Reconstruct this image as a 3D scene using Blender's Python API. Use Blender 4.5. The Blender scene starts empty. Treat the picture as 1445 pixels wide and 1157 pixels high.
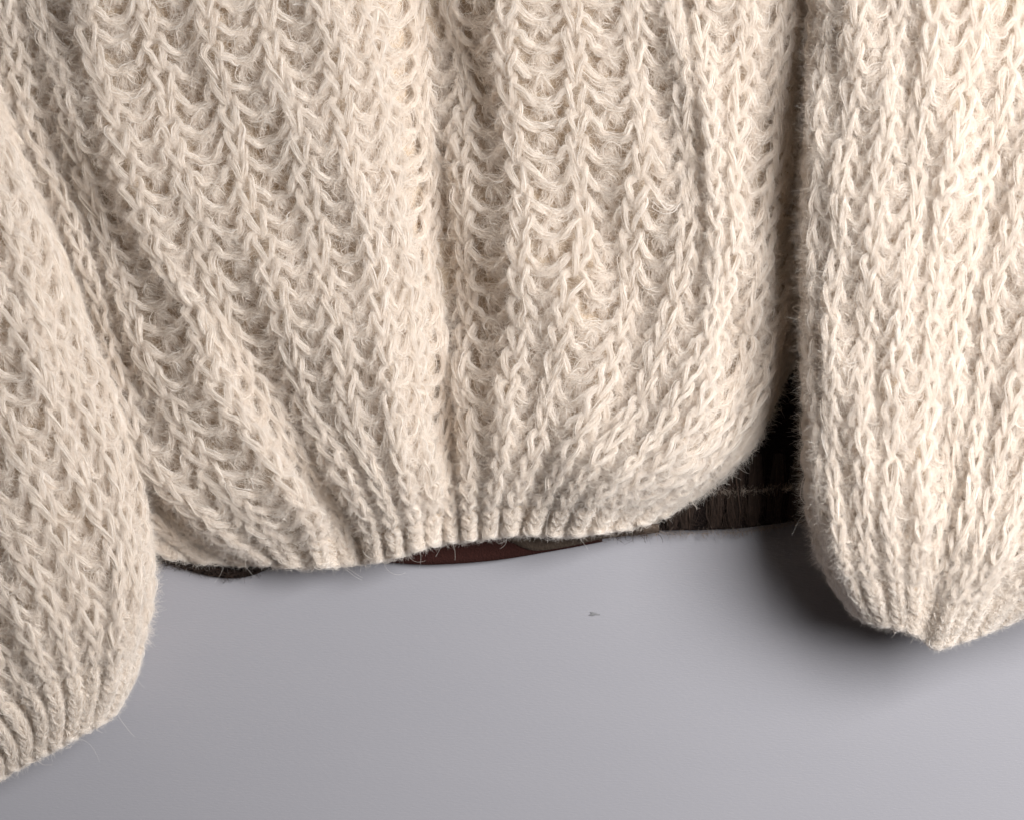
import bpy, math
import numpy as np

rng = np.random.default_rng(7)
SC = bpy.context.scene
COL = SC.collection
S = 0.0003                     # metres per unit of the drawing (one unit = 0.3 mm)
CX, CY = 722.5, 578.5
DIST = 1.30                    # camera to wall
DPX = DIST / S

# ------------------------------------------------------------------ camera, world, lamps, exposure
cam = bpy.data.cameras.new('camera')
camo = bpy.data.objects.new('camera', cam)
COL.objects.link(camo)
camo.location = (0, -DIST, 0)
camo.rotation_euler = (math.radians(90), 0, 0)
cam.sensor_width = 36.0
cam.lens = 36.0 * DIST / (1445 * S)
cam.clip_start = 0.05
cam.clip_end = 50
cam.dof.use_dof = True
cam.dof.focus_distance = DIST - 100 * S
cam.dof.aperture_fstop = 9.0
SC.camera = camo

world = bpy.data.worlds.new('World')
SC.world = world
world.use_nodes = True
bg = world.node_tree.nodes['Background']
bg.inputs[0].default_value = (1.0, 0.84, 0.79, 1)
bg.inputs[1].default_value = 0.035


def area_lamp(name, loc, target, size, power, color):
    l = bpy.data.lights.new(name, 'AREA')
    l.shape = 'RECTANGLE'
    l.size, l.size_y = size
    l.energy = power
    l.color = color
    o = bpy.data.objects.new(name, l)
    COL.objects.link(o)
    o.location = loc
    d = np.array(target, float) - np.array(loc, float)
    d /= np.linalg.norm(d)
    o.rotation_euler = (math.acos(-d[2]), 0, math.atan2(d[1], d[0]) - math.pi / 2)
    o['kind'] = 'helper'
    return o


area_lamp('window_light', (0.67, -0.95, 0.21), (0.02, 0, 0), (0.62, 0.62), 23.8, (1.0, 0.985, 0.97))

SC.view_settings.view_transform = 'Standard'
SC.view_settings.look = 'None'
SC.view_settings.exposure = 0.0
SC.view_settings.gamma = 1.0
cy = SC.cycles
cy.max_bounces = 14
cy.diffuse_bounces = 6
cy.glossy_bounces = 6
cy.transmission_bounces = 12
cy.use_denoising = True
cy.sample_clamp_indirect = 6.0


# ------------------------------------------------------------------ materials
def mat(name):
    m = bpy.data.materials.new(name)
    m.use_nodes = True
    nt = m.node_tree
    for n in list(nt.nodes):
        nt.nodes.remove(n)
    out = nt.nodes.new('ShaderNodeOutputMaterial')
    return m, nt.nodes, nt.links, out


def fibre_mat(name, c0, c1, rough=0.45, trans=0.40, gloss=0.07):
    """wool fibre: diffuse and translucent scatter with a soft sheen, each fibre a little different"""
    m, N, L, out = mat(name)
    hi = N.new('ShaderNodeHairInfo')
    mix = N.new('ShaderNodeMix'); mix.data_type = 'RGBA'
    mix.inputs[6].default_value = (*c0, 1); mix.inputs[7].default_value = (*c1, 1)
    L.new(hi.outputs['Random'], mix.inputs[0])
    d = N.new('ShaderNodeBsdfDiffuse'); t = N.new('ShaderNodeBsdfTranslucent')
    g = N.new('ShaderNodeBsdfHair'); g.component = 'Reflection'
    g.inputs['Color'].default_value = (0.95, 0.93, 0.90, 1)
    g.inputs['RoughnessU'].default_value = rough; g.inputs['RoughnessV'].default_value = 0.9
    m1 = N.new('ShaderNodeMixShader'); m1.inputs[0].default_value = trans
    m2 = N.new('ShaderNodeMixShader'); m2.inputs[0].default_value = gloss
    L.new(mix.outputs[2], d.inputs[0]); L.new(mix.outputs[2], t.inputs[0])
    L.new(d.outputs[0], m1.inputs[1]); L.new(t.outputs[0], m1.inputs[2])
    L.new(m1.outputs[0], m2.inputs[1]); L.new(g.outputs[0], m2.inputs[2])
    L.new(m2.outputs[0], out.inputs[0])
    return m


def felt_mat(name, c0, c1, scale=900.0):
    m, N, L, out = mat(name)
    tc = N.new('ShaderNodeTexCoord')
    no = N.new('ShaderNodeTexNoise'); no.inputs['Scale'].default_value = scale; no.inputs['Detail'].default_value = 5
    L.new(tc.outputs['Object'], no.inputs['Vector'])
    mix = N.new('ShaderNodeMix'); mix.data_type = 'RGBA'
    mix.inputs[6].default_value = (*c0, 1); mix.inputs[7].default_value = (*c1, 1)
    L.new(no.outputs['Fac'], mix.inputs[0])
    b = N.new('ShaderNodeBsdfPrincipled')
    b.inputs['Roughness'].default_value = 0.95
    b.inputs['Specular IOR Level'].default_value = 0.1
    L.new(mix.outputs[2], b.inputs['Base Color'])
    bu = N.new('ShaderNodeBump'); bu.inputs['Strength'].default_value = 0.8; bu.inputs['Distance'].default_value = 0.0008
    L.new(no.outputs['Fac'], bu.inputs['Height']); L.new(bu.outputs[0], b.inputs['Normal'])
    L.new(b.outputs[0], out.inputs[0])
    return m


def wall_mat():
    m, N, L, out = mat('painted_wall')
    tc = N.new('ShaderNodeTexCoord')
    mp = N.new('ShaderNodeMapping'); mp.inputs['Scale'].default_value = (1, 1, 4)
    L.new(tc.outputs['Object'], mp.inputs[0])
    n1 = N.new('ShaderNodeTexNoise'); n1.inputs['Scale'].default_value = 14; n1.inputs['Detail'].default_value = 4
    n2 = N.new('ShaderNodeTexNoise'); n2.inputs['Scale'].default_value = 420; n2.inputs['Detail'].default_value = 3
    L.new(mp.outputs[0], n1.inputs['Vector']); L.new(mp.outputs[0], n2.inputs['Vector'])
    mix = N.new('ShaderNodeMix'); mix.data_type = 'RGBA'
    mix.inputs[6].default_value = (0.312, 0.310, 0.341, 1); mix.inputs[7].default_value = (0.326, 0.323, 0.353, 1)
    L.new(n1.outputs['Fac'], mix.inputs[0])
    b = N.new('ShaderNodeBsdfPrincipled'); b.inputs['Roughness'].default_value = 0.6
    b.inputs['Specular IOR Level'].default_value = 0.25
    L.new(mix.outputs[2], b.inputs['Base Color'])
    bu = N.new('ShaderNodeBump'); bu.inputs['Strength'].default_value = 0.22; bu.inputs['Distance'].default_value = 0.0004
    L.new(n2.outputs['Fac'], bu.inputs['Height']); L.new(bu.outputs[0], b.inputs['Normal'])
    L.new(b.outputs[0], out.inputs[0])
    return m


M_WOOL = fibre_mat('cream_wool_fibre', (0.93, 0.863, 0.79), (0.984, 0.95, 0.91))
M_FELT = felt_mat('shaded_wool_backing', (0.50, 0.40, 0.295), (0.62, 0.51, 0.395))  # darker than the yarn, shade between the stitches put into the colour
M_SHADE = fibre_mat('painted_shade_fibre', (0.018, 0.012, 0.010), (0.095, 0.060, 0.045), trans=0.2, gloss=0.03)  # deep shade on the back hem, painted as dark brown wool
M_SHADEF = felt_mat('painted_shade_cloth', (0.008, 0.006, 0.006), (0.018, 0.012, 0.011))  # the same painted shade for the cloth under the fibres
M_LIT_EDGE = fibre_mat('lit_edge_fibre', (0.24, 0.19, 0.15), (0.40, 0.32, 0.26))  # light catching the back hem edge, put into the colour
M_LIT_SEAM = fibre_mat('lit_seam_fibre', (0.55, 0.46, 0.38), (0.75, 0.66, 0.57))  # light along the back seam, put into the colour
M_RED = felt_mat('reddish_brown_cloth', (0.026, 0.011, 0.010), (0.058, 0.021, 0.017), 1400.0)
M_WALL = wall_mat()
M_SCUFF, N_, L_, o_ = mat('grey_scuff')
b_ = N_.new('ShaderNodeBsdfPrincipled'); b_.inputs['Base Color'].default_value = (0.20, 0.20, 0.21, 1)
b_.inputs['Roughness'].default_value = 0.8
L_.new(b_.outputs[0], o_.inputs[0])


# ------------------------------------------------------------------ helpers
def world_of(p):
    """(x, y, depth in front of the wall), drawing units -> metres"""
    k = 1 - p[..., 2] / DPX
    return np.stack([(p[..., 0] - CX) * S * k, -p[..., 2] * S, -(p[..., 1] - CY) * S * k], -1)


def link(o, parent=None):
    COL.objects.link(o)
    if parent is not None:
        o.parent = parent
    return o


def mesh_obj(name, V, F, m, parent=None, smooth=True):
    me = bpy.data.meshes.new(name)
    me.from_pydata([tuple(v) for v in V], [], F)
    me.materials.append(m)
    if smooth:
        me.shade_smooth()
    me.update()
    return link(bpy.data.objects.new(name, me), parent)


def hair_obj(name, P, R, m, parent=None):
    """P: n x k x 3 metres, R: n x k radii in metres"""
    hc = bpy.data.hair_curves.new(name)
    n, k = P.shape[:2]
    hc.add_curves([k] * n)
    hc.attributes['position'].data.foreach_set('vector', np.ascontiguousarray(P, dtype=np.float32).ravel())
    ra = hc.attributes.get('radius') or hc.attributes.new('radius', 'FLOAT', 'POINT')
    ra.data.foreach_set('value', np.ascontiguousarray(R, dtype=np.float32).ravel())
    hc.materials.append(m)
    return link(bpy.data.objects.new(name, hc), parent)


def catmull(P, t):
    """P: ... x n x c controls, t: values in 0..n-1 -> ... x len(t) x c"""
    n = P.shape[-2]
    i = np.clip(np.floor(t).astype(int), 0, n - 2)
    f = (t - i)[:, None]
    g = lambda j: P[..., np.clip(j, 0, n - 1), :]
    p1, p2 = g(i), g(i + 1)
    p0 = np.where((i > 0)[:, None], g(i - 1), 2 * p1 - p2)
    p3 = np.where((i < n - 2)[:, None], g(i + 2), 2 * p2 - p1)
    return 0.5 * (2 * p1 + (p2 - p0) * f + (2 * p0 - 5 * p1 + 4 * p2 - p3) * f ** 2 + (3 * p1 - p0 - 3 * p2 + p3) * f ** 3)


class Surface:
    """a knitted panel: u counts the ribs (whole numbers are the raised stitch columns), s runs up from the edge in units"""
    DS = 4.0
    NU = 12

    def __init__(self, guides, depths, profile, smax, relief=(6.0, 12.0), seed=0, wob=6.0):
        self.n = len(guides)
        self.smax = smax
        sv = np.arange(0, smax + self.DS, self.DS)
        rows = []
        for g in guides:
            g = np.array(g, float)[::-1]
            t = np.linspace(0, len(g) - 1, 40 * len(g))
            c = catmull(g, t)
            L = np.concatenate([[0], np.cumsum(np.linalg.norm(np.diff(c, axis=0), axis=1))])
            x = np.interp(sv, L, c[:, 0]); y = np.interp(sv, L, c[:, 1])
            k = sv > L[-1]
            if k.any():
                d = c[-1] - c[-40]; d /= np.linalg.norm(d)
                x[k] = c[-1, 0] + d[0] * (sv[k] - L[-1]); y[k] = c[-1, 1] + d[1] * (sv[k] - L[-1])
            # light smoothing along the rib
            for arr in (x, y):
                for _ in range(6):
                    arr[1:-1] = 0.25 * arr[:-2] + 0.5 * arr[1:-1] + 0.25 * arr[2:]
            rows.append(np.stack([x, y], -1))
        G = np.array(rows)                                   # n x ns x 2
        D = np.array([[np.interp(q, [p[0] for p in dd], [p[1] for p in dd]) for q in sv] for dd in
                      [d if isinstance(d, (list, tuple)) else [(0, d), (1, d)] for d in depths]])
        pv = np.interp(sv, [p[0] for p in profile], [p[1] for p in profile])
        for _ in range(12):
            pv[1:-1] = 0.25 * pv[:-2] + 0.5 * pv[1:-1] + 0.25 * pv[2:]
            D[:, 1:-1] = 0.25 * D[:, :-2] + 0.5 * D[:, 1:-1] + 0.25 * D[:, 2:]
        D = D * pv
        r = np.random.default_rng(seed)
        G3 = np.concatenate([G, D[..., None]], -1)
        tu = np.linspace(0, self.n - 1, (self.n - 1) * self.NU + 1)
        F = np.moveaxis(catmull(np.moveaxis(G3, 0, 1), tu), 1, 0)   # nu x ns x 3
        w = np.linalg.norm(np.gradient(F, axis=0) * (1, 1, 0.9), axis=-1) * self.NU
        self.w = w
        # slow wobble so that no two columns are the same
        for k in range(5):
            fu, fs, ph = r.uniform(0.15, 0.6), r.uniform(0.008, 0.03), r.uniform(0, 6.28, 3)
            ang = fu * tu[:, None] * 6.28 + fs * sv[None] + ph[0]
            amp = wob * np.clip(sv / 120, 0, 1)[None] * 0.5
            F[..., 2] += amp * np.sin(ang)
            F[..., 0] += amp * 0.45 * np.sin(ang * 1.3 + ph[1])
            F[..., 1] += amp * 0.3 * np.sin(ang * 0.9 + ph[2])
        A = relief[0] + (relief[1] - relief[0]) * np.clip((62 - w) / 34, 0, 1)
        A = A * np.clip(w / 26, 0.2, 1)
        F[..., 2] += A * np.cos(2 * np.pi * tu)[:, None]
        self.F = F
        W = world_of(F)
        tu_, ts_ = np.gradient(W, axis=0), np.gradient(W, axis=1)
        nrm = np.cross(ts_, tu_)
        nrm /= np.linalg.norm(nrm, axis=-1, keepdims=True) + 1e-12
        if nrm[..., 1].mean() > 0:
            nrm = -nrm
        self.W, self.N = W, nrm

    def _bil(self, A, u, s):
        x = np.clip(u, 0, self.n - 1 - 1e-6) * self.NU
        y = np.clip(s, 0, self.smax - 1e-3) / self.DS
        i, j = np.floor(x).astype(int), np.floor(y).astype(int)
        fx, fy = x - i, y - j
        if A.ndim == 3:
            fx, fy = fx[..., None], fy[..., None]
        i1 = np.minimum(i + 1, A.shape[0] - 1); j1 = np.minimum(j + 1, A.shape[1] - 1)
        return (A[i, j] * (1 - fx) + A[i1, j] * fx) * (1 - fy) + (A[i, j1] * (1 - fx) + A[i1, j1] * fx) * fy

    def width(self, u, s):
        return self._bil(self.w, u, s)

    def at(self, u, s, c, back=False):
        """point c units above the surface; below the edge (s < 0) it rolls under towards the wall"""
        p = self._bil(self.W, u, s); n = self._bil(self.N, u, s)
        n = n / (np.linalg.norm(n, axis=-1, keepdims=True) + 1e-12)
        if back:
            p[..., 1] -= c * S
        else:
            p = p + n * (c * S)[..., None]
        under = np.clip(-s, 0, None)
        p[..., 1] += under * S * 0.9
        p[..., 2] -= np.minimum(under, 4) * S * 0.3
        return p

    def sheet(self, name, c, m, parent, lip=26, step_u=2, step_s=3, u0=0, u1=None, top=None):
        u1 = self.n - 1 if u1 is None else u1
        us = np.linspace(u0, u1, int((u1 - u0) * self.NU / step_u) + 1)
        ss = np.concatenate([[-lip, -lip * 0.5, -5], np.arange(0, top or self.smax - 4, self.DS * step_s)])
        U, V = np.meshgrid(us, ss, indexing='ij')
        cc = np.broadcast_to(np.interp(ss, [-5, 0, 60, 140], [c * 0.4, c * 0.4, c * 0.6, c]), U.shape)
        P = self.at(U, V, np.array(cc), True)
        P[..., 1] = np.minimum(P[..., 1], -0.0004)
        a, b = U.shape
        F = [(i * b + j, i * b + j + 1, (i + 1) * b + j + 1, (i + 1) * b + j) for i in range(a - 1) for j in range(b - 1)]
        return mesh_obj(name, P.reshape(-1, 3), F, m, parent)


# ------------------------------------------------------------------ yarn
K = 9


def smooth_noise(r, n, k, amp):
    a = r.normal(0, 1, (n, k, 3))
    a[:, 1:-1] = 0.25 * a[:, :-2] + 0.5 * a[:, 1:-1] + 0.25 * a[:, 2:]
    return a * amp


def fibres(C, R, r, n_core, n_halo, thin=1.0, halo_len=(10, 34), loose=None):
    """C: m x K x 3 centre lines (metres), R: m yarn radii (units). Returns points and radii of all fibres"""
    m = len(C)
    T = np.gradient(C, axis=1)
    T /= np.linalg.norm(T, axis=-1, keepdims=True) + 1e-12
    ref = np.array([0, -1.0, 0])
    B = np.cross(T, ref); B /= np.linalg.norm(B, axis=-1, keepdims=True) + 1e-9
    Nn = np.cross(B, T)
    # combed, lightly twisted core
    rep = lambda a: np.repeat(a, n_core, axis=0)
    R_core = R if loose is None else R * (1 + 0.45 * loose)
    n = m * n_core
    th = r.uniform(0, 2 * np.pi, (n, 1)) + r.uniform(-0.5, 1.5, (n, 1)) * np.linspace(-1, 1, K)[None]
    prof = np.array([0.62, 0.8, 0.93, 1, 1.02, 1, 0.93, 0.8, 0.62])
    rad = rep(R_core)[:, None] * np.sqrt(r.uniform(0.02, 1.0, (n, 1))) * np.where(r.uniform(0, 1, (n, 1)) < 0.25, r.uniform(1.0, 2.0, (n, 1)), 1.0) * prof * r.uniform(0.9, 1.12, (n, K))
    P = rep(C) + (rep(B) * (np.cos(th) * rad)[..., None] + rep(Nn) * (np.sin(th) * rad * 0.8)[..., None]) * S
    nz = smooth_noise(r, n, K, 0.7 * S)
    if loose is not None:
        nz *= rep(1 + 2.6 * loose)[:, None, None]
    P += nz
    fr = np.where(r.uniform(0, 1, (n, 1)) < 0.22, r.uniform(0.36, 0.62, (n, 1)), r.uniform(0.11, 0.28, (n, 1))) * np.array([0.6, 0.9, 1, 1, 1, 1, 1, 0.9, 0.6]) * S * thin
    # halo: fibres that leave the yarn and wander off
    nh = m * n_halo
    own = np.repeat(np.arange(m), n_halo)
    t = r.uniform(0.5, K - 1.5, nh)
    i = t.astype(int); f = (t - i)[:, None]
    base = C[own, i] * (1 - f) + C[own, i + 1] * f
    tt, bb, nn = T[own, i], B[own, i], Nn[own, i]
    th = r.uniform(0, 2 * np.pi, nh)
    side = bb * np.cos(th)[:, None] + nn * np.sin(th)[:, None]
    side[:, 1] -= 0.25
    start = base + side * (R[own] * r.uniform(0.3, 0.9, nh))[:, None] * S
    d = tt * r.choice([-1, 1], nh)[:, None] * r.uniform(0.5, 1.3, nh)[:, None] + side * r.uniform(0.0, 0.5, nh)[:, None] ** 1.0 + r.normal(0, 0.16, (nh, 3))
    d /= np.linalg.norm(d, axis=-1, keepdims=True)
    ln = (r.uniform(halo_len[0], halo_len[1], nh) * (0.35 + 0.65 * np.clip(R[own] / 6, 0, 1)) / (K - 1) * S)
    H = np.empty((nh, K, 3)); H[:, 0] = start
    curl = r.normal(0, 0.24, (nh, 3))
    for k in range(1, K):
        d = d + curl + r.normal(0, 0.18, (nh, 3))
        d /= np.linalg.norm(d, axis=-1, keepdims=True)
        H[:, k] = H[:, k - 1] + d * ln[:, None]
    hr = r.uniform(0.06, 0.14, (nh, 1)) * np.linspace(1, 0.35, K)[None] * S
    return np.concatenate([P, H]), np.concatenate([fr, hr])


V_LEG = np.array([(0.10, -0.70, -1.5), (0.20, -0.54, -0.3), (0.42, -0.26, 0.75), (0.72, 0.04, 1.05), (0.98, 0.32, 0.8), (0.95, 0.53, -0.4), (0.55, 0.68, -1.8)])
SHOULDER = np.array([(-0.16, 0.42, -0.9), (-0.02, 0.28, 0.7), (0.09, 0.08, 1.25), (0.19, -0.13, 1.0), (0.29, -0.27, 0.0), (0.40, -0.34, -1.5)])
SAG = np.array([(0.13, -0.12, -1.6), (0.30, -0.29, -0.7), (0.5, -0.35, -0.35), (0.70, -0.29, -0.7), (0.87, -0.12, -1.6)])
BUMP = np.array([(0.36, -1.06, -3.4), (0.38, -0.86, -2.4), (0.43, -0.64, -1.4), (0.5, -0.50, -1.0), (0.57, -0.64, -1.4), (0.62, -0.86, -2.4), (0.64, -1.06, -3.4)])


def inside(P, margin=110):
    x = P[..., 0] / S + CX; y = CY - P[..., 2] / S
    return ((x > -margin) & (x < 1445 + margin) & (y > -margin) & (y < 1157 + margin)).any(-1)


def strands(sf, u, rows, kind, r):
    """centre lines of all stitches of one kind along rib u (or the groove right of it); rows: (s, height, yarn radius)"""
    out, rad, lo = [], [], []
    for (s0, H, R) in rows:
        s0 = s0 + r.normal(0, 0.07) * H
        w = float(sf.width(np.array([u + (0.0 if kind == 'rib' else 0.5)]), np.array([s0]))[0])
        w = max(w, 12.0)
        vw = float(np.clip(0.165 * w, min(6.0, 0.27 * w), 11.5))
        R = R * float(np.clip(w / 62, 0.62, 1.0))
        lift = R * 0.85
        if kind == 'rib':
            for sg in (-1, 1):
                q = V_LEG.copy()
                q[:, 0] = sg * q[:, 0] * vw * r.uniform(0.88, 1.12) + r.normal(0, 0.05) * vw
                q[:, 1] = q[:, 1] * H * r.uniform(0.88, 1.1) + r.normal(0, 0.03) * H
                q[:, 2] = q[:, 2] * lift * r.uniform(0.8, 1.25) + R * 0.35
                q += r.normal(0, 1, q.shape) * (0.08 * vw, 0.03 * H, 0.16 * R)
                out.append((u + q[:, 0] / w, s0 + q[:, 1], q[:, 2])); rad.append(R * r.uniform(0.88, 1.1)); lo.append(0.0)
        else:
            for tp, sc, lz, mir in ((SHOULDER, 0.95, 0.15, 0), (SHOULDER, 0.95, 0.15, 1), (SAG, 1.05, 1.5, 0), (BUMP, 1.0, 1.6, 0)):
                q = tp.copy()
                if mir:
                    q[:, 0] = 1 - q[:, 0]
                q += r.normal(0, 1, q.shape) * (0.025, 0.045, 0.15) + r.normal(0, 1, 3) * (0.02, 0.05, 0.2)
                a = vw + q[:, 0] * (w - 2 * vw)
                out.append((u + a / w, s0 + q[:, 1] * H, q[:, 2] * lift)); rad.append(R * sc * r.uniform(0.82, 1.1)); lo.append(lz)
    res = []
    for (uu, ss, cc) in out:
        P = sf.at(uu, ss, cc)
        res.append(catmull(P, np.linspace(0, len(P) - 1, K)))
    C = np.array(res); rad = np.array(rad); lo = np.array(lo)
    k = inside(C)
    return C[k], rad[k], lo[k]


def groove_fuzz(sf, u, rows, r, per_row):
    """matted short fibres that fill the groove between two stitch columns"""
    uu, ss, cc = [], [], []
    for (s0, H, R) in rows:
        n = per_row
        uu.append(u + r.uniform(0.05, 0.95, n)); ss.append(s0 + r.uniform(-0.5, 0.5, n) * H); cc.append(r.uniform(-2.4, -0.2, n) * R)
    P0 = sf.at(np.concatenate(uu), np.concatenate(ss), np.concatenate(cc))
    P0 = P0[inside(P0[:, None])]
    n = len(P0)
    P = np.empty((n, K, 3)); P[:, 0] = P0
    d = r.normal(0, 1, (n, 3)) * (1, 0.35, 1); curl = r.normal(0, 0.35, (n, 3)) * (1, 0.5, 1)
    ln = r.uniform(8, 24, n) / (K - 1) * S
    for k in range(1, K):
        d = d / np.linalg.norm(d, axis=-1, keepdims=True) + curl + r.normal(0, 0.15, (n, 3))
        P[:, k] = P[:, k - 1] + d / np.linalg.norm(d, axis=-1, keepdims=True) * ln[:, None]
    return P, r.uniform(0.10, 0.26, (n, 1)) * np.linspace(1, 0.6, K)[None] * S


def make_rows(edge_rows, edge_h, first, last, grow, smax, R0, R1):
    rows, s = [], 3.0
    for _ in range(edge_rows):
        rows.append((s, edge_h * rng.uniform(1.1, 1.7), R0 * rng.uniform(0.85, 1.1))); s += edge_h
    n_edge = len(rows)
    h, k = first, 0
    while s < smax - 60:
        f = min(1, k / grow)
        hh = first + (last - first) * f
        s += hh * 0.5
        rows.append((s, hh * 1.0, R0 * 1.25 + (R1 - R0 * 1.25) * min(1, 0.25 + f))); s += hh * 0.5
        k += 1
    return rows[:n_edge], rows[n_edge:]


def knit(sf, panel, band, rows_edge, rows, names, u_from, u_to, r, core=42, halo=170):
    for u in range(u_from, u_to + 1):
        for kind, nm in (('rib', 'knit_rib'), ('groove', 'purl_groove')):
            if kind == 'groove' and u == u_to:
                continue
            C, R, lo = strands(sf, float(u), rows, kind, r)
            if len(C):
                P, F = fibres(C, R, r, core, halo, loose=lo)
                if kind == 'groove':
                    P2, F2 = groove_fuzz(sf, float(u), rows, r, 75)
                    P, F = np.concatenate([P, P2]), np.concatenate([F, F2])
                hair_obj(nm, P, F, M_WOOL, panel)
        C1, R1, l1 = strands(sf, float(u), rows_edge, 'rib', r)
        if u < u_to:
            C2, R2, l2 = strands(sf, float(u), rows_edge, 'groove', r)
            C1 = np.concatenate([C1, C2]); R1 = np.concatenate([R1, R2]); l1 = np.concatenate([l1, l2])
        if len(C1):
            P, F = fibres(C1, R1, r, 30, 60, thin=0.9, halo_len=(8, 24), loose=np.maximum(l1, 0.7))
            hair_obj(names, P, F, M_WOOL, band)


def cast_off(sf, band, name, u0, u1, r, R=3.4):
    """the row of small loops that finishes the edge, a slack chain"""
    C = []
    n = int(round((u1 - u0) * 2.6))
    for k in range(n):
        a, b = u0 + (u1 - u0) * k / n, u0 + (u1 - u0) * (k + 1) / n
        for ph in (0, 1):
            t = np.linspace(-0.25, 1.25, K)
            uu = a + (b - a) * t
            ss = 1.0 + (1 if ph else -1) * 2.2 * np.sin(np.pi * np.clip(t, 0, 1)) + r.normal(0, 0.5)
            C.append(sf.at(uu, ss, np.full(K, 1.5) + 1.5 * np.sin(np.pi * t)))
    C = np.array(C)
    C = C[inside(C)]
    P, F = fibres(C, np.full(len(C), R) * r.uniform(0.8, 1.15, len(C)), r, 26, 26, thin=0.9, halo_len=(8, 22))
    hair_obj(name, P, F, M_WOOL, band)


# ------------------------------------------------------------------ the setting
me = bpy.data.meshes.new('wall')
me.from_pydata([(-3, 0, -3), (3, 0, -3), (3, 0, 3), (-3, 0, 3)], [], [(0, 1, 2, 3)])
me.materials.append(M_WALL)
wall = link(bpy.data.objects.new('wall', me))
wall['kind'] = 'structure'
# a small chip in the paint
pts = []
for k in range(14):
    a = k / 14 * 2 * math.pi
    rr = 1 + 0.35 * math.sin(3 * a + 1) + 0.2 * math.sin(5 * a)
    pts.append((838 + 7 * rr * math.cos(a), 866 + 2.6 * rr * math.sin(a), 0.6))
pts.append((838, 866, 2.2))
mesh_obj('scuff', world_of(np.array(pts)), [(k, (k + 1) % 14, 14) for k in range(14)], M_SCUFF, wall)

# ------------------------------------------------------------------ the sweater
sweater = link(bpy.data.objects.new('sweater', None))
sweater.location = (0, 0, 0)
sweater['label'] = 'chunky cream rib knit wool sweater with balloon sleeves hanging on a pale grey wall'
sweater['category'] = 'sweater'

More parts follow.
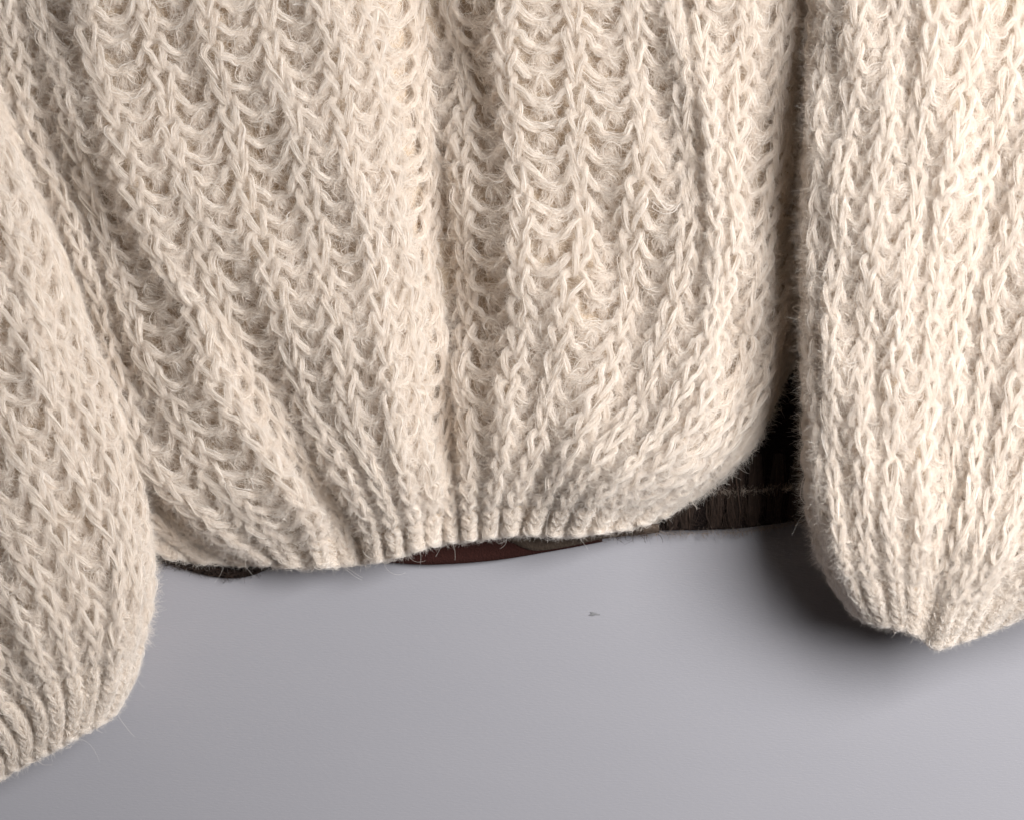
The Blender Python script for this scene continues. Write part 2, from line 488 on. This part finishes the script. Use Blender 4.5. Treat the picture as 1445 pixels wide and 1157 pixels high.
# rib columns of the front, left to right, each from the top to the hem
BODY = [
    ([(-190, -40), (-130, 150), (-60, 330), (0, 450), (40, 560), (75, 640), (112, 705), (150, 742), (204, 774)], 22),
    ([(-150, -40), (-90, 150), (-20, 330), (40, 450), (80, 560), (112, 640), (150, 705), (192, 746), (248, 786)], 22),
    ([(-110, -40), (-50, 150), (20, 330), (80, 450), (120, 560), (150, 640), (185, 700), (230, 746), (294, 792)], 24),
    ([(-70, -40), (-30, 90), (30, 250), (75, 350), (110, 450), (135, 540), (160, 620), (195, 680), (262, 742), (345, 793)], 28),
    ([(-8, -40), (10, 28), (24, 86), (41, 152), (62, 221), (83, 273), (107, 335), (135, 410), (160, 502), (174, 545), (184, 585), (196, 625), (220, 670), (262, 715), (320, 762), (376, 793)], [(0, 62), (240, 60), (420, 26), (2000, 22)]),
    ([(40, -40), (52, 0), (74, 69), (93, 145), (118, 235), (138, 304), (155, 360), (190, 455), (206, 500), (222, 535), (236, 570), (258, 612), (283, 645), (316, 685), (345, 718), (375, 750), (412, 797)], [(0, 76), (260, 72), (420, 46), (2000, 40)]),
    ([(108, -40), (119, 0), (135, 80), (152, 150), (172, 215), (205, 311), (240, 390), (272, 450), (295, 512), (312, 545), (328, 575), (347, 600), (371, 633), (393, 664), (418, 700), (440, 735), (455, 797)], [(0, 92), (300, 92), (480, 76), (2000, 72)]),
    ([(192, -40), (200, 0), (211, 52), (232, 114), (244, 194), (263, 256), (280, 320), (305, 400), (326, 470), (345, 518), (367, 552), (393, 592), (423, 643), (450, 685), (475, 726), (494, 794)], [(0, 58), (220, 56), (380, 76), (2000, 80)]),
    ([(280, -40), (290, 0), (304, 80), (322, 156), (344, 250), (364, 320), (385, 390), (405, 465), (418, 520), (430, 562), (441, 595), (459, 630), (483, 668), (504, 702), (522, 738), (530, 789)], 88),
    ([(365, -40), (377, 20), (391, 86), (412, 156), (424, 220), (443, 294), (455, 360), (466, 420), (479, 480), (493, 560), (508, 620), (528, 680), (548, 725), (560, 783)], 98),
    ([(440, -40), (453, 17), (467, 70), (484, 138), (496, 220), (510, 295), (526, 360), (537, 420), (545, 490), (553, 570), (562, 640), (575, 700), (584, 735), (587, 774)], 106),
    ([(508, -40), (518, 0), (532, 86), (549, 207), (561, 300), (572, 375), (580, 437), (587, 500), (592, 570), (598, 630), (606, 690), (610, 730), (611, 766)], [(0, 80), (200, 84), (2000, 74)]),
    ([(582, -40), (587, 0), (594, 104), (602, 207), (608, 311), (613, 400), (618, 455), (624, 512), (627, 575), (631, 637), (636, 700), (637, 762)], [(0, 58), (70, 52), (150, 38), (280, 14), (2000, 8)]),
    ([(640, -40), (643, 0), (653, 104), (656, 207), (657, 311), (659, 400), (660, 470), (653, 540), (655, 590), (660, 640), (662, 700), (663, 759)], [(0, 76), (70, 70), (160, 54), (280, 34), (2000, 30)]),
    ([(708, -40), (712, 0), (719, 104), (728, 207), (736, 300), (733, 375), (732, 437), (728, 490), (722, 540), (714, 606), (705, 650), (694, 705), (692, 755)], 84),
    ([(798, -40), (805, 0), (812, 104), (819, 207), (821, 300), (812, 385), (799, 437), (788, 490), (776, 543), (763, 600), (745, 660), (726, 712), (720, 752)], 92),
    ([(884, -40), (892, 0), (900, 104), (902, 207), (898, 300), (893, 370), (884, 430), (868, 485), (852, 540), (832, 590), (806, 640), (768, 705), (750, 751)], 98),
    ([(945, -40), (952, 0), (962, 104), (968, 207), (971, 300), (962, 375), (949, 430), (932, 490), (910, 545), (886, 590), (850, 645), (802, 705), (781, 753)], 106),
    ([(978, -40), (985, 0), (996, 104), (1006, 207), (1010, 320), (1006, 395), (997, 455), (985, 510), (962, 565), (930, 610), (888, 655), (834, 710), (812, 752)], 118),
    ([(1056, -40), (1052, 0), (1047, 104), (1041, 208), (1036, 320), (1028, 395), (1017, 460), (1006, 520), (988, 575), (960, 620), (918, 665), (864, 715), (844, 749)], 108),
    ([(1118, -40), (1112, 30), (1103, 104), (1096, 208), (1084, 330), (1070, 400), (1058, 470), (1047, 530), (1028, 585), (998, 630), (952, 675), (898, 715), (876, 744)], 78),
    ([(1160, -40), (1150, 104), (1142, 208), (1130, 330), (1116, 420), (1096, 480), (1076, 540), (1051, 590), (1026, 633), (984, 675), (932, 713), (906, 737)], 56),
    ([(1190, -40), (1180, 150), (1166, 330), (1146, 430), (1117, 490), (1094, 545), (1069, 595), (1046, 636), (1008, 674), (962, 707), (936, 727)], 36),
    ([(1215, -40), (1205, 200), (1185, 380), (1140, 460), (1111, 525), (1085, 575), (1066, 617), (1034, 653), (996, 688), (962, 714)], 20),
]
HEMPROF = [(0, 0.60), (14, 0.66), (34, 0.78), (70, 1.0), (120, 1.18), (200, 1.14), (330, 1.0), (2000, 1.0)]
up = lambda d: [(q, up(v)) for q, v in d] if isinstance(d, list) else d * 1.22 if d > 50 else d
sf = Surface([g for g, d in BODY], [up(d) for g, d in BODY], HEMPROF, 1060, relief=(2.5, 12), seed=3)
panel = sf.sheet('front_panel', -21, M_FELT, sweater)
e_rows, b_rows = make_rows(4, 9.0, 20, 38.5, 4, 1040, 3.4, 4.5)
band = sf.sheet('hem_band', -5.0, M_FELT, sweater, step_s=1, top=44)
knit(sf, panel, band, e_rows, b_rows, 'hem_rib', 0, 23, np.random.default_rng(11))
cast_off(sf, band, 'cast_off_edge', 0.1, 22.9, np.random.default_rng(31))

# sleeve at the left
LEFT = [
    ([(0, 160), (45, 277), (79, 350), (120, 473), (150, 536), (176, 605), (194, 667), (198, 726), (204, 790), (200, 850), (190, 900), (180, 950), (162, 990)], 30),
    ([(-20, 160), (35, 277), (69, 350), (114, 473), (145, 536), (173, 605), (194, 667), (204, 726), (211, 790), (208, 850), (198, 900), (188, 950), (168, 990)], 78),
    ([(-60, 200), (0, 300), (48, 421), (80, 490), (121, 574), (150, 640), (172, 710), (187, 780), (192, 850), (187, 910), (175, 960), (157, 1006)], 122),
    ([(-100, 200), (-50, 310), (0, 411), (52, 518), (93, 622), (125, 690), (147, 743), (163, 790), (168, 840), (166, 900), (158, 960), (138, 1020)], 142),
    ([(-150, 250), (-60, 430), (-10, 550), (30, 645), (58, 705), (89, 766), (108, 810), (124, 855), (132, 905), (130, 965), (118, 1030)], 150),
    ([(-180, 350), (-100, 500), (-50, 620), (0, 730), (27, 775), (48, 815), (72, 860), (92, 910), (105, 960), (108, 1000), (98, 1042)], 150),
    ([(-200, 450), (-120, 620), (-60, 730), (-20, 800), (10, 850), (40, 900), (64, 950), (80, 1000), (78, 1054)], 148),
    ([(-220, 560), (-130, 720), (-70, 820), (-30, 880), (0, 925), (32, 970), (58, 1015), (58, 1064)], 142),
    ([(-240, 660), (-150, 800), (-80, 900), (-30, 955), (5, 992), (34, 1030), (38, 1074)], 135),
    ([(-260, 760), (-160, 880), (-80, 965), (-30, 1005), (0, 1035), (18, 1062), (18, 1085)], 125),
    ([(-280, 850), (-160, 960), (-70, 1030), (-20, 1060), (-2, 1080), (-5, 1098)], 115),
    ([(-300, 950), (-160, 1040), (-60, 1080), (-30, 1100), (-35, 1115)], 100),
]
CUFFPROF = [(0, 0.72), (20, 0.79), (50, 0.88), (100, 0.98), (160, 1.05), (260, 1.0), (2000, 1.0)]
sl = Surface([g for g, d in LEFT], [d for g, d in LEFT], CUFFPROF, 960, relief=(2.5, 6.5), seed=5)
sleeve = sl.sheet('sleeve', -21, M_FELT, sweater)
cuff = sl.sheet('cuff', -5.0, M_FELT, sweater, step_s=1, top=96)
ce, cb = make_rows(9, 10.0, 24, 41, 3, 940, 3.5, 4.7)
knit(sl, sleeve, cuff, ce, cb, 'cuff_rib', 0, 11, np.random.default_rng(12))
cast_off(sl, cuff, 'cast_off_edge', 0.9, 10.9, np.random.default_rng(32))

# sleeve at the right
RIGHT = [
    ([(1169, -40), (1165, 100), (1159, 250), (1155, 400), (1155, 550), (1159, 700), (1169, 770), (1189, 815), (1214, 850)], 30),
    ([(1151, -40), (1148, 100), (1143, 250), (1139, 400), (1141, 550), (1147, 700), (1158, 765), (1177, 818), (1205, 855)], 114),
    ([(1172, -40), (1158, 104), (1151, 208), (1147, 300), (1146, 420), (1150, 560), (1156, 690), (1168, 760), (1186, 815), (1212, 866)], 183),
    ([(1215, -40), (1208, 69), (1202, 156), (1188, 242), (1182, 346), (1176, 420), (1170, 520), (1173, 620), (1179, 720), (1190, 790), (1210, 845), (1230, 875)], 216),
    ([(1270, -40), (1263, 69), (1251, 173), (1244, 242), (1233, 346), (1225, 430), (1217, 560), (1218, 650), (1219, 740), (1226, 810), (1240, 858), (1250, 880)], 231),
    ([(1322, -40), (1314, 52), (1303, 138), (1298, 208), (1289, 311), (1278, 400), (1266, 500), (1259, 600), (1256, 700), (1259, 780), (1265, 840), (1271, 884)], 238),
    ([(1385, -40), (1377, 35), (1362, 138), (1347, 208), (1331, 300), (1320, 380), (1314, 480), (1309, 590), (1302, 690), (1296, 780), (1292, 840), (1289, 890)], 235),
    ([(1445, -40), (1434, 60), (1418, 140), (1398, 218), (1375, 330), (1361, 400), (1351, 500), (1346, 600), (1337, 700), (1323, 785), (1310, 850), (1304, 898)], 209),
    ([(1500, -40), (1480, 100), (1452, 220), (1424, 330), (1406, 400), (1392, 500), (1381, 590), (1369, 690), (1350, 780), (1326, 860), (1313, 905)], 213),
    ([(1560, 0), (1530, 150), (1490, 310), (1462, 420), (1440, 520), (1418, 620), (1400, 710), (1378, 780), (1345, 850), (1322, 911)], 223),
    ([(1600, 100), (1560, 280), (1510, 440), (1480, 550), (1452, 640), (1432, 720), (1405, 790), (1370, 845), (1338, 907)], 218),
    ([(1600, 350), (1550, 500), (1510, 610), (1480, 690), (1445, 765), (1402, 820), (1362, 899)], 207),
    ([(1620, 500), (1570, 620), (1530, 710), (1490, 775), (1440, 825), (1390, 889)], 196),
    ([(1640, 650), (1590, 740), (1540, 795), (1480, 835), (1420, 876)], 185),
    ([(1660, 750), (1600, 805), (1530, 840), (1450, 862)], 174),
]
sr = Surface([g for g, d in RIGHT], [d for g, d in RIGHT], CUFFPROF, 1000, relief=(2.5, 6.5), seed=9, wob=4)
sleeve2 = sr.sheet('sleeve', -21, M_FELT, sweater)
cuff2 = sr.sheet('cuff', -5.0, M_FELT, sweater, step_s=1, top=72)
ce, cb = make_rows(7, 9.5, 24, 41, 3, 980, 3.5, 4.7)
knit(sr, sleeve2, cuff2, ce, cb, 'cuff_rib', 0, 14, np.random.default_rng(13))
cast_off(sr, cuff2, 'cast_off_edge', 0.9, 13.9, np.random.default_rng(33))


# ------------------------------------------------------------------ what shows behind the hem: the inside of the back, its deep shade painted as dark cloth
def ribbon(name, top, bot, dt, db, m, parent, bulge=6, n=60):
    """a thick strip of cloth between two outlines (left to right), puffed between them"""
    top, bot = np.array(top, float), np.array(bot, float)
    tx = np.linspace(0, 1, n)
    T = catmull(top, tx * (len(top) - 1)); B = catmull(bot, tx * (len(bot) - 1))
    prof = [(0.0, 0), (0.12, 0.5), (0.35, 0.95), (0.6, 1.0), (0.85, 0.7), (1.0, 0.1), (1.0, -0.6), (0.8, -1.0), (0.3, -1.0), (0.0, -0.6)]
    V = []
    for f, b in prof:
        p = T * (1 - f) + B * f
        d = dt * (1 - f) + db * f + b * bulge
        V.append(np.concatenate([p, np.full((n, 1), d)], -1))
    V = np.array(V)
    k = len(prof)
    F = [(i * n + j, i * n + j + 1, ((i + 1) % k) * n + j + 1, ((i + 1) % k) * n + j) for i in range(k) for j in range(n - 1)]
    return mesh_obj(name, world_of(V).reshape(-1, 3), F, m, parent)


def fuzz_on(name, line, d, m, parent, r, n, ln=(6, 16), spread=5, rad=(0.15, 0.35)):
    """short wandering fibres along an edge"""
    line = np.array(line, float)
    t = r.uniform(0, len(line) - 1, n)
    p = catmull(line, np.sort(t))
    p = np.concatenate([p + r.normal(0, spread, (n, 2)), (d + r.uniform(-1, 5, n))[:, None]], -1)
    P = np.empty((n, K, 3)); P[:, 0] = world_of(p)
    v = r.normal(0, 1, (n, 3)); curl = r.normal(0, 0.22, (n, 3))
    step = r.uniform(*ln, n) / (K - 1) * S
    for k in range(1, K):
        v = v / np.linalg.norm(v, axis=-1, keepdims=True) + curl + r.normal(0, 0.15, (n, 3))
        q = v / np.linalg.norm(v, axis=-1, keepdims=True)
        P[:, k] = P[:, k - 1] + q * step[:, None]
    P[..., 1] = np.minimum(P[..., 1], -0.0003)
    o = hair_obj(name, P, r.uniform(*rad, (n, 1)) * np.linspace(1, 0.5, K)[None] * S, m, parent)
    o['kind'] = 'stuff'
    return o


rb = np.random.default_rng(21)
back = ribbon('back_panel', [(900, 420), (1010, 420), (1110, 420), (1200, 420)], [(900, 748), (1000, 747), (1070, 742), (1200, 722)], 14, 12, M_SHADEF, sweater, 6)
back['label'] = 'inside of the back hem, shade painted dark brown, in the gap beside the sleeve'
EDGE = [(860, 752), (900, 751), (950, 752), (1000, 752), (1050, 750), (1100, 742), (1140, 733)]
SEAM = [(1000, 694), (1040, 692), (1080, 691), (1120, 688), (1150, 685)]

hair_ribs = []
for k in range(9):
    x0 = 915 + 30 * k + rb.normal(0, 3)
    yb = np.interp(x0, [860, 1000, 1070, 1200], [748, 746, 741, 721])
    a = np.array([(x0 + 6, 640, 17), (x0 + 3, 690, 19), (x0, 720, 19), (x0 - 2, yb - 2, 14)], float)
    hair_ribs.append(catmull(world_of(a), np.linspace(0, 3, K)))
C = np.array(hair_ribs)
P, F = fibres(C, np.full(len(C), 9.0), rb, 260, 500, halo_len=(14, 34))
hair_obj('shaded_rib', P, F, M_SHADE, back)
fuzz_on('hem_edge', EDGE, 16, M_LIT_EDGE, back, rb, 500, (5, 13), 0.8, (0.12, 0.3))
fuzz_on('hem_seam', SEAM, 20, M_LIT_SEAM, back, rb, 650, (5, 13), 1.0, (0.15, 0.32))
# reddish brown cloth, and the back hem edge whose light is painted tan brown
piece = ribbon('hem_piece', [(520, 770), (600, 745), (690, 735), (760, 745), (850, 745)], [(520, 790), (570, 795), (620, 796), (700, 790), (780, 777), (850, 764)], 16, 12, M_RED, sweater, 4)
piece['label'] = 'smooth reddish brown cloth below the middle of the hem'
lit_edge = ribbon('lit_back_edge', [(716, 745), (770, 744), (830, 742), (930, 738)], [(716, 762), (752, 776), (800, 771), (850, 760), (930, 751)], 22, 18, felt_mat('lit_edge_cloth', (0.075, 0.055, 0.042), (0.13, 0.10, 0.078)), sweater, 5)
lit_edge['label'] = 'narrow back hem edge, light painted tan brown, below the hem'
fuzz_on('edge_fuzz', [(716, 752), (780, 758), (850, 755), (930, 748)], 26, M_SHADE, lit_edge, rb, 260, (8, 20), 3)
tuft = ribbon('shaded_back_hem', [(214, 768), (270, 776), (330, 778), (388, 782)], [(214, 784), (262, 803), (308, 814), (350, 813), (392, 796)], 6, 5, M_SHADEF, sweater, 3)  # left part of the back hem, its shade painted black
tuft['label'] = 'fuzzy back hem, shade painted black, below the left end of the hem'
fuzz_on('shaded_hem_fuzz', [(222, 786), (262, 798), (308, 807), (350, 806), (386, 796)], 7, M_SHADE, tuft, rb, 700, (6, 14), 3)

# a few long loose fibres standing off the wool
def strays(sfc, u0, u1, s0, s1, n, r):
    u = r.uniform(u0, u1, n); q = s0 + (s1 - s0) * r.uniform(0, 1, n) ** 1.5
    P = np.empty((n, 14, 3)); P[:, 0] = sfc.at(u, q, np.full(n, 6.0))
    d = r.normal(0, 1, (n, 3)) * (1, 0.25, 1) + (0, -0.25, 0)
    curl = r.normal(0, 0.30, (n, 3)) * (1, 0.3, 1)
    ln = r.uniform(18, 55, n) / 13 * S
    for k in range(1, 14):
        d = d / np.linalg.norm(d, axis=-1, keepdims=True) + curl + r.normal(0, 0.08, (n, 3)) * (1, 0.3, 1)
        P[:, k] = P[:, k - 1] + d / np.linalg.norm(d, axis=-1, keepdims=True) * ln[:, None]
    return P


rs = np.random.default_rng(44)
A = np.concatenate([strays(sf, 3, 22, 0, 760, 260, rs), strays(sf, 3, 22, -4, 10, 12, rs), strays(sl, 1, 8, 0, 700, 110, rs),
                    strays(sr, 2, 9, 30, 800, 110, rs), strays(sr, 0.6, 1.4, 60, 700, 16, rs)])
st = hair_obj('stray_fibres', A, rs.uniform(0.10, 0.21, (len(A), 1)) * np.linspace(1, 0.6, 14)[None] * S, M_WOOL, sweater)
st['kind'] = 'stuff'
